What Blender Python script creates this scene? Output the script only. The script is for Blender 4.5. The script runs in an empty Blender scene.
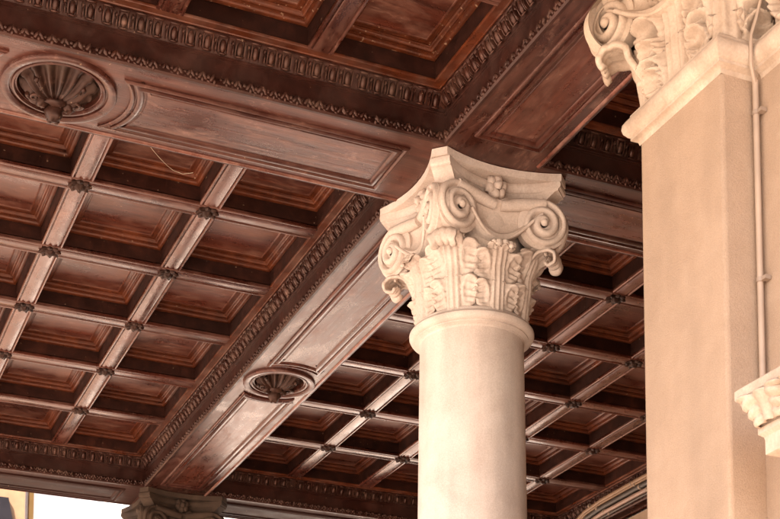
import bpy, math, random
from math import sin, cos, pi, radians, sqrt, atan2
from mathutils import Vector, Matrix, noise
random.seed(7)
C = bpy.context.scene
COL = C.collection
EYE = 1.6                      # heights below are written from eye level; this lifts them onto the ground

# ------------------------------------------------------------------ helpers
class MB:
    def __init__(s): s.v = []; s.f = []
    def add(s, verts, faces):
        n = len(s.v); s.v += [tuple(p) for p in verts]
        s.f += [tuple(i + n for i in f) for f in faces]
    def box(s, x0, x1, y0, y1, z0, z1):
        s.add([(x0,y0,z0),(x1,y0,z0),(x1,y1,z0),(x0,y1,z0),(x0,y0,z1),(x1,y0,z1),(x1,y1,z1),(x0,y1,z1)],
              [(0,3,2,1),(4,5,6,7),(0,1,5,4),(1,2,6,5),(2,3,7,6),(3,0,4,7)])
    def grid(s, rows, closed=False):
        m = len(rows[0]); vs = [p for r in rows for p in r]; fs = []
        for i in range(len(rows)-1):
            for j in range(m if closed else m-1):
                k = (j+1) % m
                fs.append((i*m+j, i*m+k, (i+1)*m+k, (i+1)*m+j))
        s.add(vs, fs)
    def tube(s, pts, r, n=8, cap=True):
        pts = [Vector(p) for p in pts]; rows = []
        up = Vector((0.13, 0.21, 0.97))
        for i, p in enumerate(pts):
            d = (pts[min(i+1, len(pts)-1)] - pts[max(i-1, 0)]).normalized()
            a = d.cross(up)
            if a.length < .05: a = d.cross(Vector((1,0,0)))
            a.normalize(); b = a.cross(d).normalized()
            rr = r[i] if isinstance(r, (list, tuple)) else r
            rows.append([p + a*rr*cos(2*pi*k/n) + b*rr*sin(2*pi*k/n) for k in range(n)])
        s.grid(rows, True)
        if cap:
            s.add(rows[0], [tuple(range(n))]); s.add(rows[-1], [tuple(range(n))])
    def lathe(s, prof, cx=0, cy=0, n=64, mod=None):
        rows = []
        for r, z in prof:
            rows.append([(cx + r*cos(2*pi*k/n), cy + r*sin(2*pi*k/n), z) for k in range(n)])
        s.grid(rows, True)
    def ball(s, c, rx, ry=None, rz=None, n=10, m=7, rough=0):
        ry = ry or rx; rz = rz or rx; rows = []
        for i in range(m+1):
            t = pi*i/m
            row = []
            for k in range(n):
                q = Vector((sin(t)*cos(2*pi*k/n), sin(t)*sin(2*pi*k/n), cos(t)))
                g = 1 + rough*noise.noise(q*2.3 + Vector(c)*31) if rough else 1
                row.append((c[0]+rx*q.x*g, c[1]+ry*q.y*g, c[2]+rz*q.z*g))
            rows.append(row)
        s.grid(rows, True)

def put(name, mb, mat, parent=None, smooth=40, solid=0):
    """links one mesh; vertices come in scene coordinates measured from eye level"""
    off = Vector((0,0,0))
    if parent is not None:
        q = parent
        while q is not None: off += q.location; q = q.parent
    me = bpy.data.meshes.new(name)
    me.from_pydata([(x-off.x, y-off.y, z+EYE-off.z) for x, y, z in mb.v], [], mb.f)
    me.materials.append(mat)
    me.validate()
    me.update()
    if smooth:
        me.polygons.foreach_set('use_smooth', [True]*len(me.polygons))
        me.set_sharp_from_angle(angle=radians(smooth))
    o = bpy.data.objects.new(name, me); COL.objects.link(o)
    if parent is not None: o.parent = parent
    if solid:
        md = o.modifiers.new('thick', 'SOLIDIFY'); md.thickness = solid; md.offset = -1
    return o

def tag(o, label, cat, group=None, kind=None):
    if label: o['label'] = label
    if cat: o['category'] = cat
    if group: o['group'] = group
    if kind: o['kind'] = kind
    return o

def thing(name, loc, label, cat, group=None):
    o = bpy.data.objects.new(name, None); COL.objects.link(o)
    o.location = (loc[0], loc[1], loc[2] + EYE)
    return tag(o, label, cat, group)

def copy_tree(o, parent=None):
    c = o.copy(); COL.objects.link(c); c.parent = parent
    for ch in list(o.children): copy_tree(ch, c)
    return c

# ------------------------------------------------------------------ materials
def newmat(name):
    m = bpy.data.materials.new(name); m.use_nodes = True
    nt = m.node_tree; b = nt.nodes['Principled BSDF']
    return m, nt, b
def N(nt, t, **kw):
    n = nt.nodes.new(t)
    for k, v in kw.items():
        if k in n.inputs: n.inputs[k].default_value = v
        else: setattr(n, k, v)
    return n
def ramp(nt, fac, stops):
    r = nt.nodes.new('ShaderNodeValToRGB')
    el = r.color_ramp.elements
    el[0].position, el[0].color = stops[0][0], (*stops[0][1], 1)
    el[1].position, el[1].color = stops[-1][0], (*stops[-1][1], 1)
    for p, c in stops[1:-1]:
        e = el.new(p); e.color = (*c, 1)
    nt.links.new(fac, r.inputs[0]); return r
def mixc(nt, fac, a, b, mode='MIX'):
    m = nt.nodes.new('ShaderNodeMix'); m.data_type = 'RGBA'; m.blend_type = mode
    for s, i in ((fac, 0), (a, 6), (b, 7)):
        if hasattr(s, 'is_linked') or hasattr(s, 'links'): nt.links.new(s, m.inputs[i])
        elif i == 0: m.inputs[0].default_value = s
        else: m.inputs[i].default_value = (*s, 1)
    return m.outputs[2]

def wood(name, dark, mid, light, axis, rough=.38, worn=0.0, worncol=(.3,.19,.14), bump=.45, spec=.5, chip=.73):
    dark, mid, light = [(c[0]*1.18, c[1]*.93, c[2]*.86) for c in (dark, mid, light)]; spec *= .84
    m, nt, b = newmat(name); L = nt.links.new
    tc = N(nt, 'ShaderNodeNewGeometry')
    info = N(nt, 'ShaderNodeObjectInfo')
    mp = nt.nodes.new('ShaderNodeMapping')
    sc = (1.8, 44, 44) if axis == 'x' else ((44, 1.8, 44) if axis == 'y' else (14, 14, 14))
    mp.inputs['Scale'].default_value = sc
    L(tc.outputs['Position'], mp.inputs['Vector'])
    rnd = N(nt, 'ShaderNodeMath', operation='MULTIPLY'); rnd.inputs[1].default_value = 37.0
    L(info.outputs['Random'], rnd.inputs[0]); L(rnd.outputs[0], mp.inputs['Location'])
    g = N(nt, 'ShaderNodeTexNoise', Scale=1.0, Detail=8.0, Roughness=.62, Distortion=.15)
    L(mp.outputs[0], g.inputs['Vector'])
    r = ramp(nt, g.outputs['Fac'], [(.28, dark), (.5, mid), (.78, light)])
    # broad fading and dirt
    n2 = N(nt, 'ShaderNodeTexNoise', Scale=3.1, Detail=5.0, Roughness=.6)
    L(tc.outputs['Position'], n2.inputs['Vector'])
    r2 = ramp(nt, n2.outputs['Fac'], [(.3, (.62,.6,.6)), (.7, (1.25,1.2,1.15))])
    col = mixc(nt, 1.0, r.outputs[0], r2.outputs[0], 'MULTIPLY')
    # per-piece value shift
    mr = N(nt, 'ShaderNodeMapRange'); mr.inputs['To Min'].default_value = .72; mr.inputs['To Max'].default_value = 1.28
    L(info.outputs['Random'], mr.inputs['Value'])
    vm = nt.nodes.new('ShaderNodeMix'); vm.data_type = 'RGBA'; vm.blend_type = 'MULTIPLY'; vm.inputs[0].default_value = 1
    L(col, vm.inputs[6]); L(mr.outputs[0], vm.inputs[7]); col = vm.outputs[2]
    n3 = N(nt, 'ShaderNodeTexNoise', Scale=5.0, Detail=10.0, Roughness=.70, Distortion=.25)
    mps = (.7, 1.5, 1) if axis == 'x' else ((1.5, .7, 1) if axis == 'y' else (1, 1, 1))
    mp3 = nt.nodes.new('ShaderNodeMapping'); mp3.inputs['Scale'].default_value = mps; L(tc.outputs['Position'], mp3.inputs['Vector']); L(rnd.outputs[0], mp3.inputs['Location'])
    L(mp3.outputs[0], n3.inputs['Vector'])
    if worn > 0:
        w = ramp(nt, n3.outputs['Fac'], [(.47, (0,0,0)), (.66, (worn,)*3)])
        col = mixc(nt, w.outputs[0], col, worncol)
    if worn > .3:
        n5 = N(nt, 'ShaderNodeTexNoise', Scale=9.0, Detail=12.0, Roughness=.78, Distortion=.5)
        L(mp3.outputs[0], n5.inputs['Vector'])
        sf = ramp(nt, n5.outputs['Fac'], [(.56, (0,0,0)), (.68, (.45,)*3)])
        col = mixc(nt, sf.outputs[0], col, (.27,.14,.10))
    # small chips
    n4 = N(nt, 'ShaderNodeTexNoise', Scale=55.0, Detail=2.0)
    L(tc.outputs['Position'], n4.inputs['Vector'])
    ch = ramp(nt, n4.outputs['Fac'], [(chip, (0,0,0)), (chip+.04, (.55,)*3)])
    col = mixc(nt, ch.outputs[0], col, (.34,.21,.13))
    L(col, b.inputs['Base Color'])
    rr = ramp(nt, n3.outputs['Fac'], [(.3, (rough-.12,)*3), (.7, (rough+.24,)*3)])
    L(rr.outputs[0], b.inputs['Roughness'])
    b.inputs['Specular IOR Level'].default_value = spec
    b.inputs['Specular Tint'].default_value = (1, .63, .52, 1)
    bp = N(nt, 'ShaderNodeBump', Strength=bump, Distance=.004)
    ad = N(nt, 'ShaderNodeMath', operation='ADD'); L(g.outputs['Fac'], ad.inputs[0]); L(n3.outputs['Fac'], ad.inputs[1])
    L(ad.outputs[0], bp.inputs['Height']); L(bp.outputs[0], b.inputs['Normal'])
    return m

def stone(name, a, bcol, c, scale=3.0, grain=160., bump=.3, rough=.85, streak=.35):
    m, nt, b = newmat(name); L = nt.links.new
    tc = N(nt, 'ShaderNodeNewGeometry')
    n1 = N(nt, 'ShaderNodeTexNoise', Scale=scale, Detail=7.0, Roughness=.62, Distortion=.4); L(tc.outputs['Position'], n1.inputs['Vector'])
    r = ramp(nt, n1.outputs['Fac'], [(.3, a), (.5, bcol), (.72, c)])
    mp = nt.nodes.new('ShaderNodeMapping'); mp.inputs['Scale'].default_value = (7, 7, .9); L(tc.outputs['Position'], mp.inputs['Vector'])
    n2 = N(nt, 'ShaderNodeTexNoise', Scale=1.0, Detail=5.0); L(mp.outputs[0], n2.inputs['Vector'])
    s2 = ramp(nt, n2.outputs['Fac'], [(.35, (1-streak,)*3), (.6, (1.06,)*3)])
    col = mixc(nt, .8, r.outputs[0], s2.outputs[0], 'MULTIPLY')
    n3 = N(nt, 'ShaderNodeTexNoise', Scale=grain, Detail=4.0, Roughness=.7); L(tc.outputs['Position'], n3.inputs['Vector'])
    s3 = ramp(nt, n3.outputs['Fac'], [(.3, (.8,)*3), (.65, (1.08,)*3)])
    col = mixc(nt, .8, col, s3.outputs[0], 'MULTIPLY')
    L(col, b.inputs['Base Color'])
    b.inputs['Roughness'].default_value = rough
    b.inputs['Specular IOR Level'].default_value = .3
    ad = N(nt, 'ShaderNodeMath', operation='MULTIPLY_ADD'); L(n1.outputs['Fac'], ad.inputs[0]); ad.inputs[1].default_value = .6; L(n3.outputs['Fac'], ad.inputs[2])
    bp = N(nt, 'ShaderNodeBump', Strength=bump, Distance=.003); L(ad.outputs[0], bp.inputs['Height']); L(bp.outputs[0], b.inputs['Normal'])
    return m

def plain(name, col, rough=.6, var=.12, scale=8.):
    m, nt, b = newmat(name); L = nt.links.new
    tc = N(nt, 'ShaderNodeNewGeometry')
    n1 = N(nt, 'ShaderNodeTexNoise', Scale=scale, Detail=5.0); L(tc.outputs['Position'], n1.inputs['Vector'])
    r = ramp(nt, n1.outputs['Fac'], [(.3, tuple(x*(1-var) for x in col)), (.7, tuple(min(1, x*(1+var)) for x in col))])
    L(r.outputs[0], b.inputs['Base Color']); b.inputs['Roughness'].default_value = rough
    return m

W_WALL = wood('coffer_wall_wood', (.008,.003,.002), (.016,.006,.004), (.038,.0145,.009), 'n', .55, spec=.3)  # near-black wood for the coffer walls, darker than the panels
W_MOULD = wood('orange_brown_wood', (.026,.0074,.003), (.052,.0148,.0055), (.10,.0325,.0115), 'n', .32, spec=.6)
W_MOULDN = wood('chipped_gilt_wood', (.022,.0066,.0027), (.047,.014,.0052), (.09,.029,.0102), 'n', .32, chip=.66)
W_PANEL = wood('panel_wood', (.024,.0076,.0047), (.047,.0148,.0088), (.085,.0295,.0178), 'x', .29, .5, (.19,.090,.060), bump=.3, spec=.75)
W_PANELY = wood('long_panel_wood', (.022,.0072,.0045), (.042,.0136,.0083), (.078,.028,.0172), 'y', .27, .5, (.18,.086,.060), bump=.25, spec=.8)
W_RIBX = wood('rib_wood_across', (.021,.0064,.0041), (.041,.0128,.008), (.076,.0275,.0178), 'x', .26, .45, (.17,.082,.058), bump=.2, spec=.85)
W_RIBY = wood('rib_wood_along', (.021,.0064,.0041), (.041,.0128,.008), (.076,.0275,.0178), 'y', .23, .45, (.17,.082,.058), bump=.2, spec=.9)
W_BEAMX = wood('beam_wood_across', (.016,.0052,.0035), (.031,.010,.0067), (.062,.0225,.0152), 'x', .30, .4, (.13,.060,.043), bump=.25, spec=.7)
W_BEAMY = wood('beam_wood_along', (.016,.0052,.0035), (.031,.010,.0067), (.062,.0225,.0152), 'y', .27, .4, (.13,.060,.043), bump=.25, spec=.75)
W_DULL = wood('dulled_far_wood', (.010,.0042,.0032), (.020,.0085,.0065), (.040,.018,.014), 'x', .62, .3, (.08,.042,.033), bump=.25, spec=.22)  # beam wood darkened and dulled so the far beams lose their bright reflection
W_EDGE = wood('rubbed_edge_wood', (.05,.0185,.0132), (.12,.053,.039), (.22,.115,.088), 'n', .3, .6, (.28,.16,.12), spec=.8)
W_FASC = wood('fascia_wood', (.009,.0036,.0027), (.018,.007,.0051), (.036,.0148,.0106), 'n', .38, .25, (.07,.037,.027), spec=.45)
W_RIM = wood('rim_wood', (.027,.0078,.0032), (.051,.0148,.0056), (.09,.0295,.0108), 'n', .30, .15, spec=.65)
W_CARVE = wood('carved_wood', (.009,.0036,.0026), (.020,.0081,.0056), (.05,.0222,.0145), 'n', .34, .4, (.11,.06,.040), spec=.55)
W_BOSS = wood('carved_boss_wood', (.007,.003,.0022), (.016,.0072,.0048), (.044,.022,.0146), 'n', .42, .35, (.09,.052,.034))
W_ROSE = wood('blackened_rosette_wood', (.005,.0024,.0017), (.012,.0055,.0038), (.032,.016,.011), 'n', .5, .2, (.06,.034,.022), spec=.4)
S_COL = stone('column_stone', (.47,.365,.30), (.54,.435,.365), (.60,.50,.43), 3.6, 170, .3, .8, .22)
S_CAP = stone('carved_stone', (.42,.315,.25), (.53,.42,.345), (.60,.49,.415), 6, 120, .35, .8, .10)
S_PIER = stone('pier_stone', (.295,.193,.125), (.318,.209,.136), (.342,.228,.150), 9, 210, 1.0, .9, .09)
S_PCAP = stone('carved_sandstone', (.32,.222,.152), (.405,.295,.212), (.49,.375,.28), 6, 120, .4, .8, .12)
S_FAR = stone('dark_brown_stone', (.028,.015,.009), (.05,.028,.0165), (.08,.047,.029), 6, 120, .35, .85, .2)  # stone of the far column, much darker than the near column's

# ------------------------------------------------------------------ levels
ZS, ZR = 3.56, 3.77            # underside of the beams, underside of the coffer ribs
A0, A1, A2, A3 = -.53, 2.703, 3.159, 6.19       # faces of the beams that run away from the eye
B0, B1, B2, B3 = 4.10, 5.569, 6.087, 10.61      # faces of the beams that run across
BE = 11.05

# ------------------------------------------------------------------ coffered bays
def rect(x0, x1, y0, y1, o=0): return [(x0+o,y0+o),(x1-o,y0+o),(x1-o,y1-o),(x0+o,y1-o)]
def rings(mb, x0, x1, y0, y1, prof, cap=False, base=0):
    rows = []
    for o, z in prof: rows.append([(x, y, base+z) for x, y in rect(x0, x1, y0, y1, o)])
    mb.grid(rows, True)
    if cap: mb.add(rows[-1], [(0,1,2,3)])

EGG = []
def side_frames(x0, x1, y0, y1):
    return [((x0,y0),(1,0),(0,1),x1-x0), ((x1,y0),(0,1),(-1,0),y1-y0), ((x1,y1),(-1,0),(0,-1),x1-x0), ((x0,y1),(0,-1),(1,0),y1-y0)]

def carved_run(mb, frame, unit, pitch, start_in):
    (sx, sy), (dx, dy), (nx, ny), ln = frame
    ln2 = ln - 2*start_in; n = max(1, round(ln2/pitch)); p = ln2/n
    for i in range(n):
        t = start_in + (i+.5)*p
        jit = random.uniform(-.002, .002)
        g = random.uniform(.90, 1.06); dz = random.uniform(-.0015, .0015); do = random.uniform(-.003, .002)
        for q, (vs, fs) in enumerate(unit):
            if random.random() < .025: continue
            mb.add([(sx+dx*(t+u*g*p/pitch+jit)+nx*(o+do), sy+dy*(t+u*g*p/pitch+jit)+ny*(o+do), z+dz) for u, o, z in vs], fs)

def ell(c, r, n=8, m=5, squash=None):
    vs, fs = [], []
    for i in range(m+1):
        t = pi*i/m
        for k in range(n):
            q = (sin(t)*cos(2*pi*k/n), sin(t)*sin(2*pi*k/n), cos(t))
            # long axis tilted 27 degrees along the ovolo
            x, o, z = r[0]*q[0], r[1]*q[1], r[2]*q[2]
            th = radians(27)
            vs.append((c[0]+x, c[1]+o*cos(th)+z*sin(th), c[2]-o*sin(th)+z*cos(th)))
    for i in range(m):
        for k in range(n):
            fs.append((i*n+k, i*n+(k+1)%n, (i+1)*n+(k+1)%n, (i+1)*n+k))
    return vs, fs
egg_unit = [ell((0, .031, ZS+.166), (.0145, .011, .027)),
            ell((-.020, .031, ZS+.172), (.0055, .0115, .034), 6, 4), ell((.020, .031, ZS+.172), (.0055, .0115, .034), 6, 4),
            ell((.0335, .030, ZS+.156), (.0045, .012, .020), 6, 4), ell((.0335, .036, ZS+.182), (.007, .010, .011), 6, 4), ell((0, .047, ZS+.199), (.026, .007, .006), 8, 4),
            ell((0, .022, ZS+.140), (.020, .006, .005), 6, 4)]
def leafb(c, r, sl):
    vs, fs = ell(c, r, 7, 5)
    return [(x+(z-c[2])*sl, o, z) for x, o, z in vs], fs
leaf_unit = [leafb((-.011, .014, ZS+.021), (.0115, .0075, .022), .50), leafb((.011, .014, ZS+.021), (.0115, .0075, .022), -.50),
             leafb((0, .016, ZS+.011), (.008, .007, .012), 0), leafb((.025, .013, ZS+.027), (.010, .006, .011), 0), leafb((.025, .014, ZS+.009), (.010, .006, .007), .4)]

CORN = [(.0,-.004),(.012,-.004),(.018,.004),(.016,.026),(.008,.038),(.004,.041),(.004,.118),(.010,.120),(.010,.126),(.015,.128),(.015,.134),
        (.008,.137),(.014,.150),(.024,.170),(.036,.188),(.046,.200),(.050,.201),(.050,.210)]
RIBP = [(-.055,.012),(-.055,-.004),(-.051,-.008),(-.045,-.008),(-.041,-.004),(-.040,.002),(-.036,.002),(-.035,-.004),(-.030,-.006),(.030,-.006),
        (.035,-.004),(.036,.002),(.040,.002),(.041,-.004),(.045,-.008),(.051,-.008),(.055,-.004),(.055,.012)]

def rosette_mb(x, y):
    mb = MB(); n = 32; rows = []
    rot = random.uniform(0, .5)
    for r, z in [(.046,ZR-.002),(.051,ZR-.012),(.049,ZR-.017),(.039,ZR-.021),(.031,ZR-.017),(.025,ZR-.017),(.022,ZR-.026),(.013,ZR-.033),(.003,ZR-.035)]:
        row = []
        for k in range(n):
            t = 2*pi*k/n
            g = 1 + (.16*cos(8*(t+rot)) if .03 < r else (.1*cos(5*t) if r > .01 else 0))
            row.append((x+r*g*cos(t), y+r*g*sin(t), z - (.005*cos(8*(t+rot)) if .03 < r < .055 else 0)))
        rows.append(row)
    mb.grid(rows, True); return mb

def bay(label, x0, x1, y0, y1, ra, rb, mould=W_MOULD):
    t = thing('coffered_ceiling', ((x0+x1)/2, (y0+y1)/2, ZR), label, 'ceiling', 'coffered ceiling bays of the loggia')
    mb = MB(); rings(mb, x0, x1, y0, y1, CORN, base=ZS); put('cornice', mb, W_FASC, t)
    mb = MB()
    for f in side_frames(x0, x1, y0, y1): carved_run(mb, f, egg_unit, .068, .03)
    put('egg_moulding', mb, W_CARVE, t, 60)
    mb = MB()
    for f in side_frames(x0, x1, y0, y1): carved_run(mb, f, leaf_unit, .050, .012)
    put('leaf_moulding', mb, W_CARVE, t, 60)
    mb = MB(); rings(mb, x0, x1, y0, y1, [(.050,.2102),(.053,.206),(.058,.206),(.060,.2095),(.088,.2095),(.090,.206),(.096,.206),(.098,.2095),(.098,.22)], base=ZS); put('rim', mb, W_RIM, t)
    ox0, ox1, oy0, oy1 = x0+.098, x1-.098, y0+.098, y1-.098
    for x in ra:
        mb = MB(); mb.grid([[(x+u, oy0-.002, ZR+z) for u, z in RIBP], [(x+u, oy1+.002, ZR+z) for u, z in RIBP]]); put('rib', mb, W_RIBY, t)
    for y in rb:
        mb = MB(); mb.grid([[(ox0-.002, y+u, ZR+z*1.15-.0012) for u, z in RIBP], [(ox1+.002, y+u, ZR+z*1.15-.0012) for u, z in RIBP]]); put('rib', mb, W_RIBX, t)
    xs = [ox0] + [q for x in sorted(ra) for q in (x-.055, x+.055)] + [ox1]
    ys = [oy0] + [q for y in sorted(rb) for q in (y-.055, y+.055)] + [oy1]
    for i in range(0, len(xs), 2):
        for j in range(0, len(ys), 2):
            c = (xs[i], xs[i+1], ys[j], ys[j+1])
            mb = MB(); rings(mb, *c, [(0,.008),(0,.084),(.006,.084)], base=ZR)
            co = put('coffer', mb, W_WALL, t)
            mb = MB(); rings(mb, *c, [(.006,.084),(.006,.081),(.012,.080),(.020,.083),(.025,.089),(.026,.096),(.032,.096),(.032,.103),(.035,.105),(.040,.112),(.045,.1165),(.048,.117),(.048,.121),(.066,.123),(.067,.1195),(.071,.1185),(.074,.1215)], base=ZR)
            put('coffer_moulding', mb, mould, co, 50)
            mb = MB(); rings(mb, *c, [(.074,.1215),(.077,.124)], True, base=ZR)
            put('coffer_panel', mb, W_PANEL, co)
    for x in ra:
        for y in rb: put('rosette', rosette_mb(x, y), W_ROSE, t, 50)
    return t

ROWS = [6.916 + .7235*k for k in range(5)]
RA_L = [2.0436 - .6321*k for k in range(4)]
RA_R = [3.8215 + .5829*k for k in range(4)]
bay('large dark wood coffered ceiling left of the round column, between the two medallion beams', A0, A1, B2, B3, RA_L, ROWS)
bay('shaded wood coffered ceiling seen between the round column and the square pier', A2, A3, B2, B3, RA_R, ROWS)
bay('orange brown coffered ceiling along the top edge, nearest the viewer', A0, A1, B0, B1, [2.085 - .632*k for k in range(4)], [4.86], W_MOULDN)
bay('narrow dark coffered ceiling glimpsed beside the capital of the square pier', A2, A3, B0, B1, RA_R, [4.86])

# ------------------------------------------------------------------ beams
def offset(poly, d):
    n = len(poly); out = []
    for i in range(n):
        p0, p1, p2 = Vector(poly[i-1]), Vector(poly[i]), Vector(poly[(i+1) % n])
        e1 = (p1-p0).normalized(); e2 = (p2-p1).normalized()
        n1 = Vector((-e1.y, e1.x)); n2 = Vector((-e2.y, e2.x))
        m = (n1+n2); k = max(.35, m.length_squared/2)
        out.append(p1 + m*(d/k))
    return out
FRAME = [(0,.004),(0,-.007),(.005,-.012),(.012,-.013),(.018,-.009),(.020,-.003),(.026,-.003),(.028,-.009),(.036,-.012),(.046,-.010),(.054,-.004),(.056,-.001),(.064,-.001),(.066,-.004),(.070,-.004)]
def panel_parts(poly, parent, mframe, mfield, k=1.0):
    mb = MB(); rows = []
    for o, z in FRAME: rows.append([(p.x, p.y, ZS+z) for p in offset(poly, o*k)])
    mb.grid(rows, True); put('panel_frame', mb, mframe, parent)
    mb = MB(); mb.add(rows[-1], [tuple(range(len(poly)))]); put('soffit_panel', mb, mfield, parent)

def arc_poly(x0, x1, y0, y1, cx, cy, R, side):
    """rectangle whose side towards (cx,cy) is a hollow arc; side: +x -x +y -y"""
    pts = []
    if side in ('+x', '-x'):
        h = (y1-y0)/2; ym = (y0+y1)/2; n = 14
        arc = []
        for i in range(n+1):
            y = y0 + (y1-y0)*i/n
            dx = sqrt(max(0, R*R-(y-cy)**2)); arc.append((cx-dx if side == '+x' else cx+dx, y))
        if side == '+x': pts = [(x0,y0)] + arc + [(x0,y1)]
        else: pts = [(x1,y0),(x1,y1)] + arc[::-1]
    else:
        n = 14; arc = []
        for i in range(n+1):
            x = x0 + (x1-x0)*i/n
            dy = sqrt(max(0, R*R-(x-cx)**2)); arc.append((x, cy-dy if side == '+y' else cy+dy))
        if side == '+y': pts = [(x0,y0),(x1,y0)] + arc[::-1]
        else: pts = arc + [(x1,y1),(x0,y1)]
    return pts

def soffit(mb, x0, x1, y0, y1, hole=None):
    if not hole:
        mb.add([(x0,y0,ZS),(x1,y0,ZS),(x1,y1,ZS),(x0,y1,ZS)], [(0,1,2,3)]); return
    cx, cy, R = hole; n = 64
    h = min((x1-x0), (y1-y0))/2
    if x1-x0 > y1-y0:
        sx0, sx1, sy0, sy1 = cx-h, cx+h, y0, y1
        mb.add([(x0,y0,ZS),(sx0,y0,ZS),(sx0,y1,ZS),(x0,y1,ZS)], [(0,1,2,3)])
        mb.add([(sx1,y0,ZS),(x1,y0,ZS),(x1,y1,ZS),(sx1,y1,ZS)], [(0,1,2,3)])
    else:
        sx0, sx1, sy0, sy1 = x0, x1, cy-h, cy+h
        mb.add([(x0,y0,ZS),(x1,y0,ZS),(x1,sy0,ZS),(x0,sy0,ZS)], [(0,1,2,3)])
        mb.add([(x0,sy1,ZS),(x1,sy1,ZS),(x1,y1,ZS),(x0,y1,ZS)], [(0,1,2,3)])
    inner, outer = [], []
    for k in range(n):
        t = 2*pi*k/n; c, s = cos(t), sin(t); q = max(abs(c), abs(s))
        inner.append((cx+R*c, cy+R*s, ZS)); outer.append((cx+(sx1-sx0)/2*c/q, (sy0+sy1)/2+(sy1-sy0)/2*s/q, ZS))
    mb.grid([outer, inner], True)

def medallion(parent, cx, cy, R):
    """round sunk frame with a carved scallop shell; the shell's knob points away from the viewer"""
    mb = MB()
    pr = [(R,.002),(R,-.010),(R-.004,-.016),(R-.012,-.018),(R-.030,-.016),(R-.036,-.012),(R-.038,-.004),(R-.044,-.004),(R-.047,-.010),(R-.055,-.011),(R-.060,-.004),(R-.064,.006),(R-.066,.022)]
    mb.lathe([(r, ZS+z) for r, z in pr], cx, cy, 72)
    md = put('medallion', mb, W_BEAMY if False else W_BEAMX, parent, 35)
    Ri = R-.064
    mb = MB(); mb.lathe([(Ri,ZS+.010),(Ri-.004,ZS+.040),(Ri-.02,ZS+.052),(.5*Ri,ZS+.058),(.001,ZS+.060)], cx, cy, 48)
    put('medallion_bowl', mb, W_BOSS, md, 35)
    # scallop
    mb = MB(); rows = []; hy = cy + Ri*.55; na, nr = 84, 12
    for i in range(nr+1):
        q = i/nr; row = []
        for k in range(na+1):
            f = -1 + 2*k/na; ang = f*radians(118)
            rib = cos(f*pi*11)
            rim = Ri*(1.38 - .36*abs(f)**1.6) * (1+.05*rib)
            rr = .02 + (rim-.02)*q
            x = cx + sin(ang)*rr*.80; y = hy - cos(ang)*rr
            ddx, ddy = x-cx, y-cy; dl = sqrt(ddx*ddx+ddy*ddy); lim = Ri*.95
            if dl > lim: x, y = cx+ddx*lim/dl, cy+ddy*lim/dl
            z = ZS + .040 - .060*sin(pi*(1-q)*.5+.25) + .030*q**3 - .010*rib*min(1, q*2) - (.014 if q > .9 else 0)
            row.append((x, y, z))
        rows.append(row)
    mb.grid(rows)
    put('shell', mb, W_BOSS, md, 70)
    mb = MB()
    mb.ball((cx, hy+.006, ZS-.048), .036, .032, .044, 16, 12, .25)
    for s in (-1, 1):
        mb.ball((cx+s*.014, hy+.016, ZS-.080), .013, .012, .014, 8, 6, .2)
        mb.ball((cx+s*.052, hy-.004, ZS-.020), .026, .022, .026, 12, 8, .45)
        pts = []; rad = []
        for i in range(22):
            a = i/21*2*pi*1.25; r = .034*(1-i/30)
            pts.append((cx+s*(.084+cos(a)*r*.9), hy-.022+sin(a)*r*.9, ZS-.010-.012*i/21)); rad.append(.009-.0002*i)
        mb.tube(pts, rad, 7)
        for j in range(4): mb.ball((cx+s*(.052+.014*j), hy-.050-.022*j, ZS+.002), .012, .012, .014, 8, 5, .4)
    mb.ball((cx, hy-.03, ZS-.024), .044, .020, .020, 12, 8, .3)
    put('knob', mb, W_BOSS, md, 70)
    return md

def beam_x(label, x0, x1, y0, y1, med=None, endgap=.13, board=None, field=None):
    board = board or W_BEAMX; field = field or W_PANEL
    t = thing('timber_beam', ((x0+x1)/2, (y0+y1)/2, ZS), label, 'beam', 'main timber beams of the ceiling')
    mb = MB(); mb.box(x0, x1, y0+.001, y1-.001, ZS+.075, ZS+.40)
    mb.box(x0, x1, y0+.001, y0+.02, ZS+.001, ZS+.075); mb.box(x0, x1, y1-.02, y1-.001, ZS+.001, ZS+.075)
    put('beam_core', mb, W_FASC, t)
    mb = MB(); soffit(mb, x0, x1, y0-.004, y1+.004, (med, (y0+y1)/2, .232-.066) if med else None); put('soffit_board', mb, board, t)
    ya, yb = y0+.085, y1-.058
    mb = MB(); mb.tube([(x0+.001, y1-.004, ZS+.003), ((x0+x1)/2, y1-.004, ZS+.003), (x1-.001, y1-.004, ZS+.003)], .011, 10); put('edge_bead', mb, W_DULL if board is W_DULL else W_EDGE, t)
    if med:
        cy = (y0+y1)/2
        panel_parts(arc_poly(x0+endgap, med-.2, ya, yb, med, cy, .285, '+x'), t, board, field)
        panel_parts(arc_poly(med+.2, x1-endgap, ya, yb, med, cy, .285, '-x'), t, board, field)
        medallion(t, med, cy, .232)
    else:
        panel_parts([(x0+endgap,ya),(x1-endgap,ya),(x1-endgap,yb),(x0+endgap,yb)], t, board, field)
    return t
beam_x('near wood beam with shell medallion running across to the round column', A0, A1, B1, B2, 1.095)
beam_x('short beam section just right of the round column capital', A2, A3, B1, B2, None)
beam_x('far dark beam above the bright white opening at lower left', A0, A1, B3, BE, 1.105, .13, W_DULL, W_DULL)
beam_x('far dark beam at the bottom between far column and round column', A2, A3, B3, BE, 4.67, .13, W_DULL, W_DULL)

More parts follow.
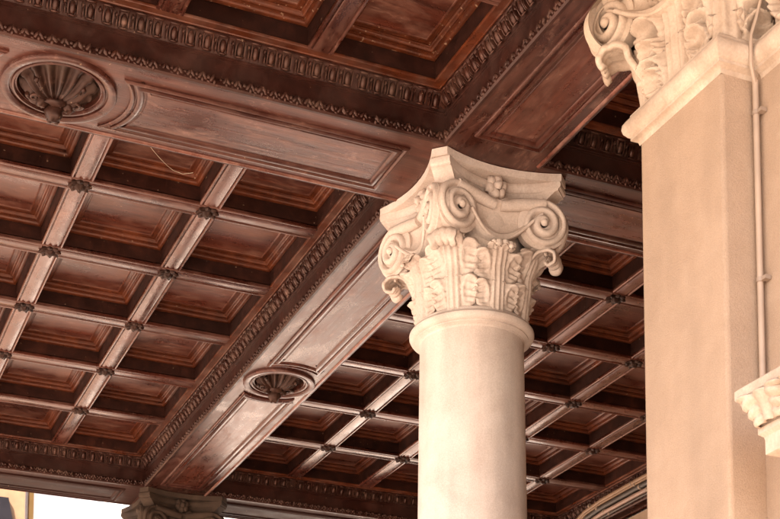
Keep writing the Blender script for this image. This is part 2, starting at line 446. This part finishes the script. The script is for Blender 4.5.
t = thing('timber_beam', ((A1+A2)/2, 7.3, ZS), 'long beam with round shell medallion running away from the round column', 'beam', 'main timber beams of the ceiling')
mb = MB(); mb.box(A1+.001, A2-.001, 3.60, BE, ZS+.075, ZS+.40)
for xa, xb in ((A1+.001, A1+.02), (A2-.02, A2-.001)): mb.box(xa, xb, 3.60, BE, ZS+.001, ZS+.075)
mb.box(A1+.021, A2-.021, BE-.02, BE, ZS+.001, ZS+.074)
put('beam_core', mb, W_FASC, t)
MY = 8.346; MX = (A1+A2)/2
mb = MB(); soffit(mb, A1-.004, A2+.004, 3.60, B1-.004); soffit(mb, A1, A2, B1-.004, B2+.004)
soffit(mb, A1-.004, A2+.004, B2+.004, B3-.004, (MX, MY, .216-.066)); soffit(mb, A1, A2, B3-.004, BE)
put('soffit_board', mb, W_BEAMY, t)
mb = MB()
for ya, yb in ((B0, B1-.002), (B2+.002, B3-.002)): mb.tube([(A2-.004, ya, ZS+.003), (A2-.004, (ya+yb)/2, ZS+.003), (A2-.004, yb, ZS+.003)], .011, 10)
put('edge_bead', mb, W_EDGE, t)
xa, xb = A1+.078, A2-.056
panel_parts([(xa,B0+.12),(xb,B0+.12),(xb,B1-.115),(xa,B1-.115)], t, W_BEAMY, W_PANELY)
panel_parts(arc_poly(xa, xb, B2+.12, MY-.2, MX, MY, .262, '+y'), t, W_BEAMY, W_PANELY)
panel_parts(arc_poly(xa, xb, MY+.2, B3-.12, MX, MY, .262, '-y'), t, W_BEAMY, W_PANELY)
medallion(t, MX, MY, .216)

t = thing('timber_beam', (A3+.23, 7.3, ZS), 'shaded beam behind the clipped pipes beside the square pier', 'beam', 'main timber beams of the ceiling')
mb = MB(); mb.box(A3+.001, A3+.455, B0, BE, ZS+.006, ZS+.40); put('beam_core', mb, W_FASC, t)
mb = MB(); soffit(mb, A3-.004, A3+.456, B0, BE); put('soffit_board', mb, W_BEAMY, t)
panel_parts([(A3+.078,B2+.12),(A3+.40,B2+.12),(A3+.40,B3-.12),(A3+.078,B3-.12)], t, W_BEAMY, W_PANELY)

# ------------------------------------------------------------------ carved capitals
def bell_round(th, z): # radius of the bell
    q = max(0, min(1, (z-2.90)/.40))
    return .229 + .010*q
def bell_square(th, z):
    q = max(0, min(1, (z-2.90)/.40)); n = 9.0
    c, s = abs(cos(th)), abs(sin(th))
    return (.222 + .020*q) / (c**n + s**n)**(1/n)

def on_bell(cx, cy, th0, bell):
    def f(x, h, o):
        hc = max(2.9, min(h, 3.3)); r = bell(th0, hc)
        th = th0 + x/max(.2, r*(1 if bell is bell_round else .93))
        R = bell(th, hc) + o
        return (cx+R*cos(th), cy+R*sin(th), h)
    return f

def acanthus(mb, put_at, z0, H, w0, path, lobes=2, nt=90, nu=49, cap=1.0, relief=1.0, ear=.014):
    """one leaf: a fluted stalk with paired hollow lobes, bending out along path [(t, out, drop)]"""
    def pth(t):
        for (t0,o0,d0),(t1,o1,d1) in zip(path, path[1:]):
            if t <= t1:
                k = (t-t0)/(t1-t0); k = k*k*(3-2*k)
                return o0+(o1-o0)*k, d0+(d1-d0)*k
        return path[-1][1], path[-1][2]
    rows = []
    for i in range(nt+1):
        t = i/nt; o0, d0 = pth(t); row = []
        ph = min(t/.80, 1)*lobes; p = ph % 1.0 if t < .80 else 1.0
        top = t > .80
        if not top:
            W = .46 + .54*max(0, sin(pi*min(1, p*1.02)))**.24
            W *= 1 + .07*abs(sin(5*pi*p))
            W *= (.86 + .14*min(1, t*3))
        else:
            k = (t-.80)/.20
            W = .50*sqrt(max(0, 1-(k*.97)**2)) * (1+.10*abs(cos(k*7)))*cap
        for j in range(nu+1):
            u = -1 + 2*j/nu; au = abs(u)
            x = u*w0*W; ax = abs(x)/w0
            o = .012
            if ax < .30: o += .013*cos(ax/.30*pi/2)**.5 + .0045*cos(ax/.30*3*pi)
            else:
                v = (ax-.30)/.70
                if not top:
                    env = min(1, p/.2)*(1 if p < .86 else max(0, (1-p)/.14)**.5)
                    o += (-.008*sin(pi*min(1, v*2.2)) + .024*(p**1.3)*sin(pi*min(1,v)**.75))*env
                    o += .0062*cos(2*pi*(p*5.0+v*1.3))*min(1, v*1.6)*env
                    e = sqrt(((p-.50)/.50)**2 + ((v-.48)/.48)**2)
                    o += ear*(math.exp(-((e-.80)/.20)**2) - 1.1*math.exp(-(e/.50)**2))*(.6+.6*p)
                else: o += .006*cos(v*9)
            if au > .95: o -= .004
            o = .006 + o*relief - (relief-1)*.014 + o0
            h = z0 + H*t + d0 + (0 if top else (.022*max(0, ax-.3)))
            row.append(put_at(x, h, o))
        rows.append(row)
    mb.grid(rows)

def volute_geo(mb, place, R, turns=2.3, depth=.07, sgn=1, w=.030):
    """spiral scroll; place(u, v, w) -> point; u grows away from the middle of the face"""
    n = 150; rows = []
    sec = 11; r0 = R*.90
    for i in range(n+1):
        q = i/n; ang = pi/2 - q*turns*2*pi
        r = (r0-.016)*(1-q)**.85 + .016
        bw = max(.010, .90*(r0-.016)*.85*max(.05, 1-q)**(-.15)/turns) * (1 if q > .06 else 1)
        bw = min(bw, r*1.2)
        row = []
        for k in range(sec):
            s = k/(sec-1)
            rr = r + bw*(.5-s) - bw*.35
            hgt = .021*sin(pi*min(1, max(0, s)))**.6 - .010 + .016*q
            if k == 0: hgt = -depth
            row.append(place(cos(ang)*rr, sin(ang)*rr, hgt))
        rows.append(row)
    mb.grid(rows)
    # backing drum
    m = 40; rr = R*.90
    ring = lambda r, h: [place(r*cos(2*pi*k/m), r*sin(2*pi*k/m), h) for k in range(m)]
    mb.grid([ring(rr*.98, -depth), ring(rr, -.012), ring(rr*.93, -.008), ring(rr*.5, -.006), ring(.02, .006)], True)
    b = []
    for i in range(6):
        t = pi/2*i/5; b.append(ring(.017*cos(t)+.0005, .016+.018*sin(t)))
    mb.grid(b, True)

def build_capital(owner, cx, cy, bell, mat, half, vlat, voff, vz, vR, w0, ab_in, leafH=.35, hr=None, hz=0):
    """half: abacus half width at the horns; vlat/voff: volute centres; ab_in: hollow of abacus sides"""
    mb = MB(); rows = []
    nb = 96
    for i in range(25):
        z = 2.885 + (3.40-2.885)*i/24
        rows.append([(cx+bell(2*pi*k/nb, z)*cos(2*pi*k/nb), cy+bell(2*pi*k/nb, z)*sin(2*pi*k/nb), z) for k in range(nb)])
    mb.grid(rows, True)
    cap = put('capital', mb, mat, owner)
    # eight leaves
    for k in range(8):
        th = k*pi/4; diag = k % 2 == 1
        mb = MB()
        sq = bell is bell_square
        H = leafH*(1.14 if diag else 1.0)
        if sq: path = [(0,.0,0),(.55,.004,0),(.80,.016,.0),(.90,.044,-.012),(1.0,.050,-.050)] if not diag else [(0,.0,0),(.8,.012,0),(1.0,.016,-.02)]
        else: path = [(0,.0,0),(.55,.010,0),(.80,.030,.0),(.90,.062,-.012),(1.0,.070,-.060)] if not diag else [(0,.0,0),(.5,.014,0),(.80,.046,0),(.91,.088,-.014),(1.0,.094,-.075)]
        if sq and diag: H = .25
        acanthus(mb, on_bell(cx, cy, th, bell), 2.876 if sq else 2.905, H if sq else H*.925, w0, path, relief=1.3 if sq else .95, ear=.022 if sq else .010)
        put('acanthus_leaf', mb, mat, cap, 60, .009)
    # curled leaf under each horn
    for k in range(4):
        th = pi/4 + k*pi/2; mb = MB()
        rc = bell(th, 3.2)
        rr = hr or sqrt(2)*half-.012
        if hr: pts_h = [(rc-.02,2.93),(rc+.012,3.0),(rc+.055,3.07),(rr-.075,3.112),(rr-.035,3.120),(rr-.008,3.108),(rr-.002,3.088),(rr-.014,3.074)]
        else: pts_h = [(rc-.02, 3.05),(rc+.022, 3.12),(rc+.055, 3.175),(rr-.135, 3.208),(rr-.095, 3.212),(rr-.068, 3.196),(rr-.070, 3.166),(rr-.094, 3.160),(rr-.104, 3.178)]
        rows = []
        for i in range(40):
            q = i/39*(len(pts_h)-1); a = min(int(q), len(pts_h)-2); f = q-a
            p = [pts_h[max(0,a-1)], pts_h[a], pts_h[a+1], pts_h[min(len(pts_h)-1,a+2)]]
            cr = lambda c: .5*((2*p[1][c])+(-p[0][c]+p[2][c])*f+(2*p[0][c]-5*p[1][c]+4*p[2][c]-p[3][c])*f*f+(-p[0][c]+3*p[1][c]-3*p[2][c]+p[3][c])*f**3)
            R, z = cr(0), cr(1)
            W = (.062 if hr else .056)*(.75+.35*sin(i/39*pi))*(1+.12*abs(sin(i*.55)))
            row = []
            for j in range(17):
                u = -1+j/8; x = u*W
                dz = -.020*u*u + .004*cos(u*4*pi)
                row.append((cx+R*cos(th)-x*sin(th), cy+R*sin(th)+x*cos(th), z+dz+hz))
            rows.append(row)
        mb.grid(rows); put('horn_leaf', mb, mat, cap, 60, .020 if hr else .012)
    # volutes and scroll bands, one pair to each face
    for k in range(4):
        th = -pi/2 + k*pi/2
        nx, ny = cos(th), sin(th); tx, ty = -ny, nx
        def P(u, v, w, tx=tx, ty=ty, nx=nx, ny=ny): return (cx+tx*u+nx*w, cy+ty*u+ny*w, v)
        for s in (-1, 1):
            a = radians(13)
            # local axes of the scroll: out along the face and splayed to the horn
            def place(u, v, h, s=s, P=P):
                return P(s*(vlat + u*cos(a) - h*sin(a)), vz + v, voff + u*sin(a) + h*cos(a))
            mb = MB(); volute_geo(mb, place, vR, depth=.055)
            put('volute', mb, mat, cap, 50)
        # hanging band between the two scrolls
        mb = MB(); rows = []
        for i in range(41):
            f = -1+2*i/40; u = f*(vlat-.01)
            zt = vz + vR*.95 - .030*(1-f*f) ; zb = vz + .030 - .135*(1-f*f)**1.3
            wv = voff - .050 + .046*abs(f)**1.7
            row = []
            for j, (q, h) in enumerate([(0,-.05),(0,.004),(.02,.016),(.10,.018),(.15,.004),(.22,-.010),(.5,-.020),(.72,-.010),(.80,.006),(.84,.020),(.94,.022),(.99,.010),(1.0,-.06)]):
                row.append(P(u, zt+(zb-zt)*q, wv+h))
            rows.append(row)
        mb.grid(rows)
        for s in (-1, 1):
            pts, rad, p2 = [], [], []
            for i in range(19):
                f = .06+.94*i/18; u = s*f*(vlat+.01)
                wv = voff - .050 + .046*f**1.7
                pts.append(P(u, vz+vR*.76-.034*(1-f*f)+.010*sin(f*pi), wv+.006)); rad.append(.018+.010*sin(pi*min(1, f*.8+.1)))
                p2.append(P(s*f*(vlat-.055), vz+.030-.135*(1-(f*(vlat-.055)/(vlat-.01))**2)**1.3+.012, wv+.012))
            mb.tube(pts, rad, 12); mb.tube(p2, .008, 8)
        put('scroll_band', mb, mat, cap, 50)
        # flower on the abacus and its stalk
        mb = MB(); zf = 3.475; wf = half - ab_in + .012
        for j in range(6):
            t = 2*pi*j/6+.3
            mb.ball(P(.030*cos(t), zf+.030*sin(t), wf+.012), .026, .026, .026, 10, 7, .35)
        mb.ball(P(0, zf, wf+.034), .020, .020, .020, 10, 7, .3)
        pts = [P(0, zf-.02, wf-.004), P(.006, zf-.07, wf-.016), P(-.004, zf-.12, wf-.03), P(0, zf-.17, wf-.035)]
        mb.tube(pts, [.022,.026,.018,.012], 9)
        for s in (-1, 1):
            pts = [P(s*.012, zf-.10, wf-.008), P(s*.035, zf-.06, wf+.004), P(s*.062, zf-.045, wf+.006), P(s*.078, zf-.06, wf+.002)]
            mb.tube(pts, [.012,.018,.016,.006], 8)
        put('abacus_flower', mb, mat, cap, 60)
    # abacus with hollow sides and clipped horns
    def outline(ins, z):
        pts = []; hc = .085
        h = half-ins
        for k in range(4):
            th = -pi/2 + k*pi/2; nx, ny = cos(th), sin(th); tx, ty = -ny, nx
            for i in range(25):
                f = -1+2*i/24; u = f*(h-hc*.75); w = h - ab_in*(1-f*f) + hc*.0
                if i in (0, 24): w = h+.0
                pts.append((cx+tx*u+nx*w, cy+ty*u+ny*w, z))
        return pts
    mb = MB()
    pr = [(.085,3.395),(.060,3.405),(.056,3.412),(.054,3.424),(.050,3.436),(.042,3.450),(.030,3.464),(.020,3.474),(.016,3.478),(.008,3.480),(.008,3.488),(.002,3.494),(.000,3.506),(.002,3.518),(.006,3.522)]
    rows = [outline(i, z) for i, z in pr]; mb.grid(rows, True)
    mb.add(rows[0], [tuple(range(len(rows[0])))]); mb.add(rows[-1], [tuple(range(len(rows[-1])))])
    put('abacus', mb, mat, cap, 35)
    mb = MB(); hh = half-.006; c5 = .050
    oc = []
    for k in range(4):
        th = -pi/2 + k*pi/2; nx, ny = cos(th), sin(th)
        for q in range(13):
            f = -1+q/6; u = f*(hh-c5); w = hh-.058*(1-f*f)
            oc.append((-ny*u+nx*w, nx*u+ny*w))
    mb.grid([[(cx+x, cy+y, z) for x, y in oc] for z in (3.5225, 3.5575)], True)
    mb.add([(cx+x, cy+y, 3.5225) for x, y in oc], [tuple(range(52))]); mb.add([(cx+x, cy+y, 3.5575) for x, y in oc], [tuple(range(52))])
    put('abacus_slab', mb, mat, cap)
    return cap

CX, CY = 2.993, 5.905
def column(label, cx, cy, mat_s, mat_c):
    t = thing('stone_column', (cx, cy, -EYE), label, 'column', 'round stone columns with carved capitals')
    mb = MB(); zb = -EYE
    mb.box(cx-.36, cx+.36, cy-.36, cy+.36, zb, zb+.12)
    mb.lathe([(.35,zb+.12),(.365,zb+.15),(.365,zb+.19),(.34,zb+.215),(.315,zb+.22),(.30,zb+.25),(.315,zb+.275),(.33,zb+.29),(.33,zb+.32),(.31,zb+.34),(.29,zb+.345),(.282,zb+.37)], cx, cy)
    put('base', mb, mat_s, t)
    mb = MB(); prof = []
    for i in range(30):
        q = i/29; prof.append((.264 - .029*q**1.7, zb+.345+(2.838-zb-.345)*q))
    mb.lathe(prof, cx, cy, 96); put('shaft', mb, mat_s, t)
    mb = MB()
    mb.lathe([(r, 2.832 + (z-2.735)*.53) for r, z in [(.234,2.735),(.239,2.752),(.250,2.764),(.257,2.768),(.257,2.779),(.264,2.781),(.277,2.796),(.2825,2.815),(.2825,2.832),(.276,2.850),(.264,2.861),(.259,2.863),(.257,2.888),(.252,2.896),(.232,2.900)]], cx, cy, 96)
    put('necking', mb, mat_s, t, 30)
    build_capital(t, cx, cy, bell_round, mat_c, .338, .207, .300, 3.322, .128, .106, .118)
    return t
column('pale round stone column with carved capital, standing nearest at centre', CX, CY, S_COL, S_CAP)
column('dark brown stone column whose capital top peeks in at lower left', CX, 10.90, S_FAR, S_FAR)

# ------------------------------------------------------------------ square pier and its neighbours
PX0, PX1, PY0, PY1 = 2.705, 3.195, 3.632, 4.085
t = thing('stone_pier', (2.95, 3.84, -EYE), 'tall square sandstone pier with leafy carved capital at right', 'pier')
mb = MB(); mb.box(PX0, PX1, PY0, PY1, -EYE, 2.80); sh = put('shaft', mb, S_PIER, t)
bv = sh.modifiers.new('bevel', 'BEVEL'); bv.width = .014; bv.segments = 3
mb = MB()
NECK = [(.0,2.775),(.004,2.788),(.016,2.796),(.022,2.798),(.022,2.808),(.028,2.811),(.040,2.826),(.044,2.842),(.042,2.858),(.032,2.872),(.024,2.876),(.022,2.888),(.010,2.900),(-.02,2.902)]
rows = []
for o, z in NECK: rows.append([(x, y, z) for x, y in rect(PX0, PX1, PY0, PY1, -o)])
mb.grid(rows, True); nk = put('necking', mb, S_PCAP, t, 35)
build_capital(t, 2.95, 3.858, bell_square, S_PCAP, .43, .285, .325, 3.222, .118, .150, .13, .36, .452, .004)

t = thing('stone_pilaster', (2.95, 3.2, -EYE), 'sandstone pilaster stepping back beside the pier at the right edge', 'pilaster')
mb = MB(); mb.box(2.838, 3.19, 2.75, PY0-.001, -EYE, 2.80); put('shaft', mb, S_PIER, t)
mb = MB(); rows = []
for o, z in NECK: rows.append([(x, y, z) for x, y in [(2.838-o,2.75-o),(3.19,2.75-o),(3.19,PY0-.024),(2.838-o,PY0-.024)]])
mb.grid(rows, True); put('necking', mb, S_PCAP, t, 35)
mb = MB(); rows = []
for o, z in [(0,2.895),(.0,2.91),(.004,3.0),(.012,3.15),(.035,3.30),(.07,3.42),(.07,3.56)]: rows.append([(x, y, z) for x, y in [(2.838-o,2.75-o),(3.19,2.75-o),(3.19,PY0-.1),(2.838-o,PY0-.1)]])
mb.grid(rows, True); cp = put('capital', mb, S_PCAP, t, 35)
for yy in (3.40, 3.14, 2.88):
    mb = MB()
    acanthus(mb, lambda x, h, o, yy=yy: (2.838-o+.004, yy-x, h), 2.876, .35, .125, [(0,.0,0),(.55,.004,0),(.80,.016,.0),(.90,.044,-.012),(1.0,.050,-.050)], relief=1.35, ear=.026)
    put('acanthus_leaf', mb, S_PCAP, cp, 60, .006)

# small impost capital that juts from the pilaster
t = thing('impost_capital', (2.70, 3.2, 1.5), 'small leaf-carved stone impost jutting from the right edge, low down', 'impost')
IB, IA = 3.425, 2.655
def imp_ring(o, z): return [(2.838,IB+o,z),(IA-o,IB+o,z),(IA-o,2.86-o,z),(2.838,2.86-o,z)]
mb = MB(); rows = [imp_ring(o, z) for o, z in [(-.04,1.478),(-.02,1.480),(-.012,1.484),(-.012,1.525),(-.010,1.535),(-.004,1.540),(.002,1.545),(.002,1.562),(-.004,1.566),(-.003,1.575),(.004,1.590),(.018,1.612),(.030,1.630),(.036,1.640),(.036,1.648),(.044,1.650),(.047,1.654),(.047,1.680),(.043,1.684),(-.05,1.686)]]
mb.grid(rows, True); mb.add(rows[0], [(0,1,2,3)]); mb.add(rows[-1], [(0,1,2,3)])
ib = put('impost_block', mb, S_PCAP, t, 35)
for yy in (3.36, 3.17, 2.98):
    mb = MB(); rows = []
    for i in range(31):
        q = i/30; z = 1.564 + .084*q; o = -.002 + .036*q**1.8
        W = .085*(1-.35*(1-q)**2) * (1+.10*abs(sin(q*11)))
        row = []
        for j in range(25):
            u = -1+j/12; au = abs(u)
            e = .010 + (.014*cos(au/.28*pi/2) if au < .28 else .022*sin(pi*(au-.28)/.72)*(.4+.6*q) + .004*cos(q*20+au*6)) - (.026 if au > .93 else 0)
            row.append((IA-o-e, yy+u*W, z))
        rows.append(row)
    mb.grid(rows); put('impost_leaf', mb, S_PCAP, ib, 60, .006)

# cable and conduit in the corner between pier and pilaster
M_CABLE = plain('old_painted_conduit', (.31,.215,.15), .7)
M_STEEL = plain('clip_metal', (.24,.165,.115), .6)
t = thing('cable_conduit', (2.79, 3.575, 1.0), 'pale cable and conduit running down the corner beside the pier', 'conduit')
mb = MB(); xx, yy = 2.818, 3.611
mb.tube([(xx, yy, 1.66), (xx, yy, 2.0), (xx, yy, 2.4), (xx, yy, 2.765)], .0098, 12); put('conduit', mb, M_CABLE, t)
mb = MB()
mb.tube([(xx,yy,2.75),(xx-.030,yy-.020,2.80),(xx-.036,yy-.028,2.84),(xx-.034,yy-.028,2.89),(xx-.020,yy-.035,2.94),(xx-.010,yy-.05,3.0),(xx-.02,yy-.065,3.06),(xx-.035,yy-.075,3.14),(xx-.06,yy-.085,3.25),(xx-.08,yy-.09,3.40)], .0062, 9); put('cable', mb, M_CABLE, t)
for z in (2.66, 2.12):
    mb = MB(); mb.tube([(xx,yy,z-.007),(xx,yy,z+.007)], .0125, 12); mb.box(xx-.004, xx+.018, yy-.030, yy-.010, z-.006, z+.006); put('clip', mb, M_STEEL, t)

# pipes clipped along the far right beam
M_PIPE = [plain('tan_pipe', (.24,.14,.08), .45), plain('grey_pipe', (.07,.052,.042), .5), plain('pink_pipe', (.29,.18,.135), .45)]
specs = [(3.712, .016, 0, 'tan pipe, topmost of those clipped to the beam at lower right'), (3.690, .010, 0, 'thin tan cable just under the topmost pipe on the shaded beam'),
         (3.652, .019, 1, 'dark grey pipe between the two lighter pipes on the shaded beam'), (3.604, .017, 2, 'pinkish pipe, lowest thick one clipped to the shaded beam'), (3.572, .008, 1, 'thin dark wire under the pinkish pipe on the shaded beam')]
for z, r, k, lab in specs:
    t = thing('pipe', (6.14, 9.0, z), lab, 'pipe', 'pipes clipped along the beam')
    x = 6.15
    pts = [(x, 6.2, z), (x, 7.5, z), (x, 8.6, z), (x, 9.4, z+.004), (x, 9.9, z-.002), (x, 10.15, z-.025), (x, 10.32, z-.075), (x, 10.42, z-.15), (x, 10.46, z-.26)]
    fine = []
    for i in range(len(pts)-1):
        for j in range(6): fine.append(Vector(pts[i]).lerp(Vector(pts[i+1]), j/6))
    fine.append(Vector(pts[-1]))
    mb = MB(); mb.tube(fine, r, 12); put('pipe_run', mb, M_PIPE[k], t)
    for yb in (7.2, 8.3, 9.25, 9.85):
        mb = MB(); yq = yb + (z-3.6)*2
        mb.tube([(x,yq-.010,z+.002),(x,yq+.010,z+.002)], r+.003, 12); put('clip', mb, M_STEEL, t)

t = tag(None or bpy.data.objects.new('thread', None), 'fine pale thread sagging across a coffer under the near beam', 'thread'); COL.objects.link(t); t.location = (1.8, 6.6, 3.85+EYE)
mb = MB(); mb.tube([(1.66,6.62,3.880),(1.70,6.67,3.878),(1.751,6.725,3.875),(1.80,6.77,3.872),(1.835,6.795,3.870),(1.885,6.805,3.868),(1.93,6.78,3.872)], .0009, 5); put('strand', mb, plain('pale_thread', (.6,.5,.36), .7), t)

# ------------------------------------------------------------------ wall under the shaded beam, plus an unseen return added to block light
t = thing('loggia_wall', (6.4, 7.3, -EYE), 'plain stone wall under the shaded beam behind the square pier, with an added unseen return', 'wall')
mb = MB(); mb.box(6.225, 6.62, 3.70, BE, -EYE, 3.5); put('wall_face', mb, S_PIER, t)
mb = MB(); mb.box(3.20, 6.22, 3.70, 4.0, -EYE, 3.5); put('added_wall_return', mb, S_PIER, t)  # unseen wall added to keep light out of the narrow bay

# ------------------------------------------------------------------ unseen upper storey, shaped to roof the loggia and block the sun
t = thing('unseen_upper_storey', (2.6, 7.3, 3.6), 'unseen upper storey over the loggia ceiling, shaped to block sun and sky', 'building')
mb = MB(); mb.box(-1.05, 9.5, 3.45, 11.3, 3.965, 9.0)
mb.box(-1.05, 9.5, 1.9, 3.449, ZS+.02, 9.0)  # front overhang added to keep sun off the pier and column
mb.box(-1.05, A1-.02, 3.45, B0-.002, ZS, 3.963); mb.box(A2+.02, 9.5, 3.45, B0-.002, ZS, 3.963)
mb.box(-1.05, A0-.002, B0, 11.1, ZS, 3.963); mb.box(A3+.47, 9.5, B0, 11.1, ZS, 3.963)
put('wall', mb, S_PIER, t)

# ------------------------------------------------------------------ ground, floor, far facade
M_GROUND = stone('pale_paving', (.40,.33,.27), (.48,.405,.335), (.56,.48,.40), .8, 40, .2, .8, .1)
M_FLOOR = stone('loggia_floor', (.17,.125,.095), (.24,.18,.14), (.30,.235,.185), 1.2, 40, .2, .5, .1)
mb = MB(); mb.add([(-400,-400,-EYE),(400,-400,-EYE),(400,400,-EYE),(-400,400,-EYE)], [(0,1,2,3)])
tag(put('ground', mb, M_GROUND, None), 'pale stone paving of the square around the loggia', None, None, 'structure')
mb = MB(); mb.box(-2.5, 12, 3.4, 14.2, -EYE-.1, -EYE+.004)  # floor darkened and carried past the loggia to dim reflections in the near beams
tag(put('pavement', mb, M_FLOOR, None), 'unseen stone floor under the loggia, extended outward to shape ceiling reflections', None, None, 'structure')

M_CREAM = plain('cream_render', (.74,.70,.64), .9, .05)
M_TAN = plain('tan_render', (.19,.105,.052), .9, .12)
M_OCHRE = plain('ochre_paint', (.36,.20,.05), .8, .1)
M_DARK = plain('dark_shutter', (.012,.010,.012), .95); M_DARK.node_tree.nodes['Principled BSDF'].inputs['Specular IOR Level'].default_value = .1
t = thing('townhouse', (8, 22, -EYE), 'bright cream facade across the street, seen through the lower left opening', 'building')
FY = 22.0
mb = MB(); mb.box(3.68, 24, FY, FY+5, -EYE, 13); put('wall', mb, M_CREAM, t)
mb = MB(); mb.box(3.85, 3.915, FY-.10, FY, -EYE, 13); put('downpipe_strip', mb, M_OCHRE, t)
t = thing('townhouse', (2.5, 21, -EYE), 'tan house wall with dark shutter at the far lower left corner', 'building')
mb = MB(); mb.box(-9, 3.635, 21.0, 26, -EYE, 12); put('wall', mb, M_TAN, t)
SH = [(2.9,4.0),(3.55,4.0),(3.55,6.17),(3.53,6.24),(3.46,6.31),(3.43,6.44),(3.395,6.62),(2.9,6.62)]
mb = MB(); mb.add([(x,20.93,z) for x, z in SH]+[(x,20.995,z) for x, z in SH],
    [tuple(range(8)), tuple(range(15,7,-1))] + [(i,(i+1)%8,(i+1)%8+8,i+8) for i in range(8)])
put('shutter', mb, M_DARK, t, 0)

# ------------------------------------------------------------------ light, sky, camera
SUN_EL, SUN_AZ = radians(50), radians(-128)     # azimuth from +Y towards +X
w = bpy.data.worlds.new('World'); C.world = w; w.use_nodes = True
nt = w.node_tree; bg = nt.nodes['Background']
sky = nt.nodes.new('ShaderNodeTexSky'); sky.sky_type = 'NISHITA'; sky.sun_disc = False
sky.sun_elevation = SUN_EL; sky.sun_rotation = SUN_AZ; sky.dust_density = 2.5; sky.air_density = 1.0
nt.links.new(sky.outputs[0], bg.inputs[0]); bg.inputs[1].default_value = .12
sd = bpy.data.lights.new('sun', 'SUN'); sd.energy = 4.5; sd.angle = radians(.5); sd.color = (1, .905, .80)
so = bpy.data.objects.new('sun', sd); COL.objects.link(so)
d = Vector((sin(SUN_AZ)*cos(SUN_EL), cos(SUN_AZ)*cos(SUN_EL), sin(SUN_EL)))
so.rotation_euler = d.to_track_quat('Z', 'Y').to_euler(); so.location = d*40

cd = bpy.data.cameras.new('camera'); cam = bpy.data.objects.new('camera', cd); COL.objects.link(cam)
cd.sensor_width = 36; cd.lens = 1518.9/780*36; cd.shift_x = 0; cd.shift_y = (813.87-259.5)/780; cd.clip_end = 2000; cd.clip_start = .05
cd.dof.use_dof = True; cd.dof.focus_distance = 6.6; cd.dof.aperture_fstop = 13
cam.matrix_world = Matrix.Translation((0,0,EYE)) @ Matrix.Rotation(-.414, 4, 'Z') @ Matrix.Rotation(pi/2+.1071, 4, 'X') @ Matrix.Rotation(.0023, 4, 'Z')
C.camera = cam

C.view_settings.view_transform = 'Standard'; C.view_settings.look = 'None'
C.view_settings.exposure = 2.68; C.view_settings.gamma = 1.0
C.view_settings.use_curve_mapping = False
C.render.engine = 'CYCLES'
C.cycles.use_denoising = True
C.cycles.max_bounces = 10; C.cycles.diffuse_bounces = 7; C.cycles.glossy_bounces = 4
C.cycles.sample_clamp_indirect = 12
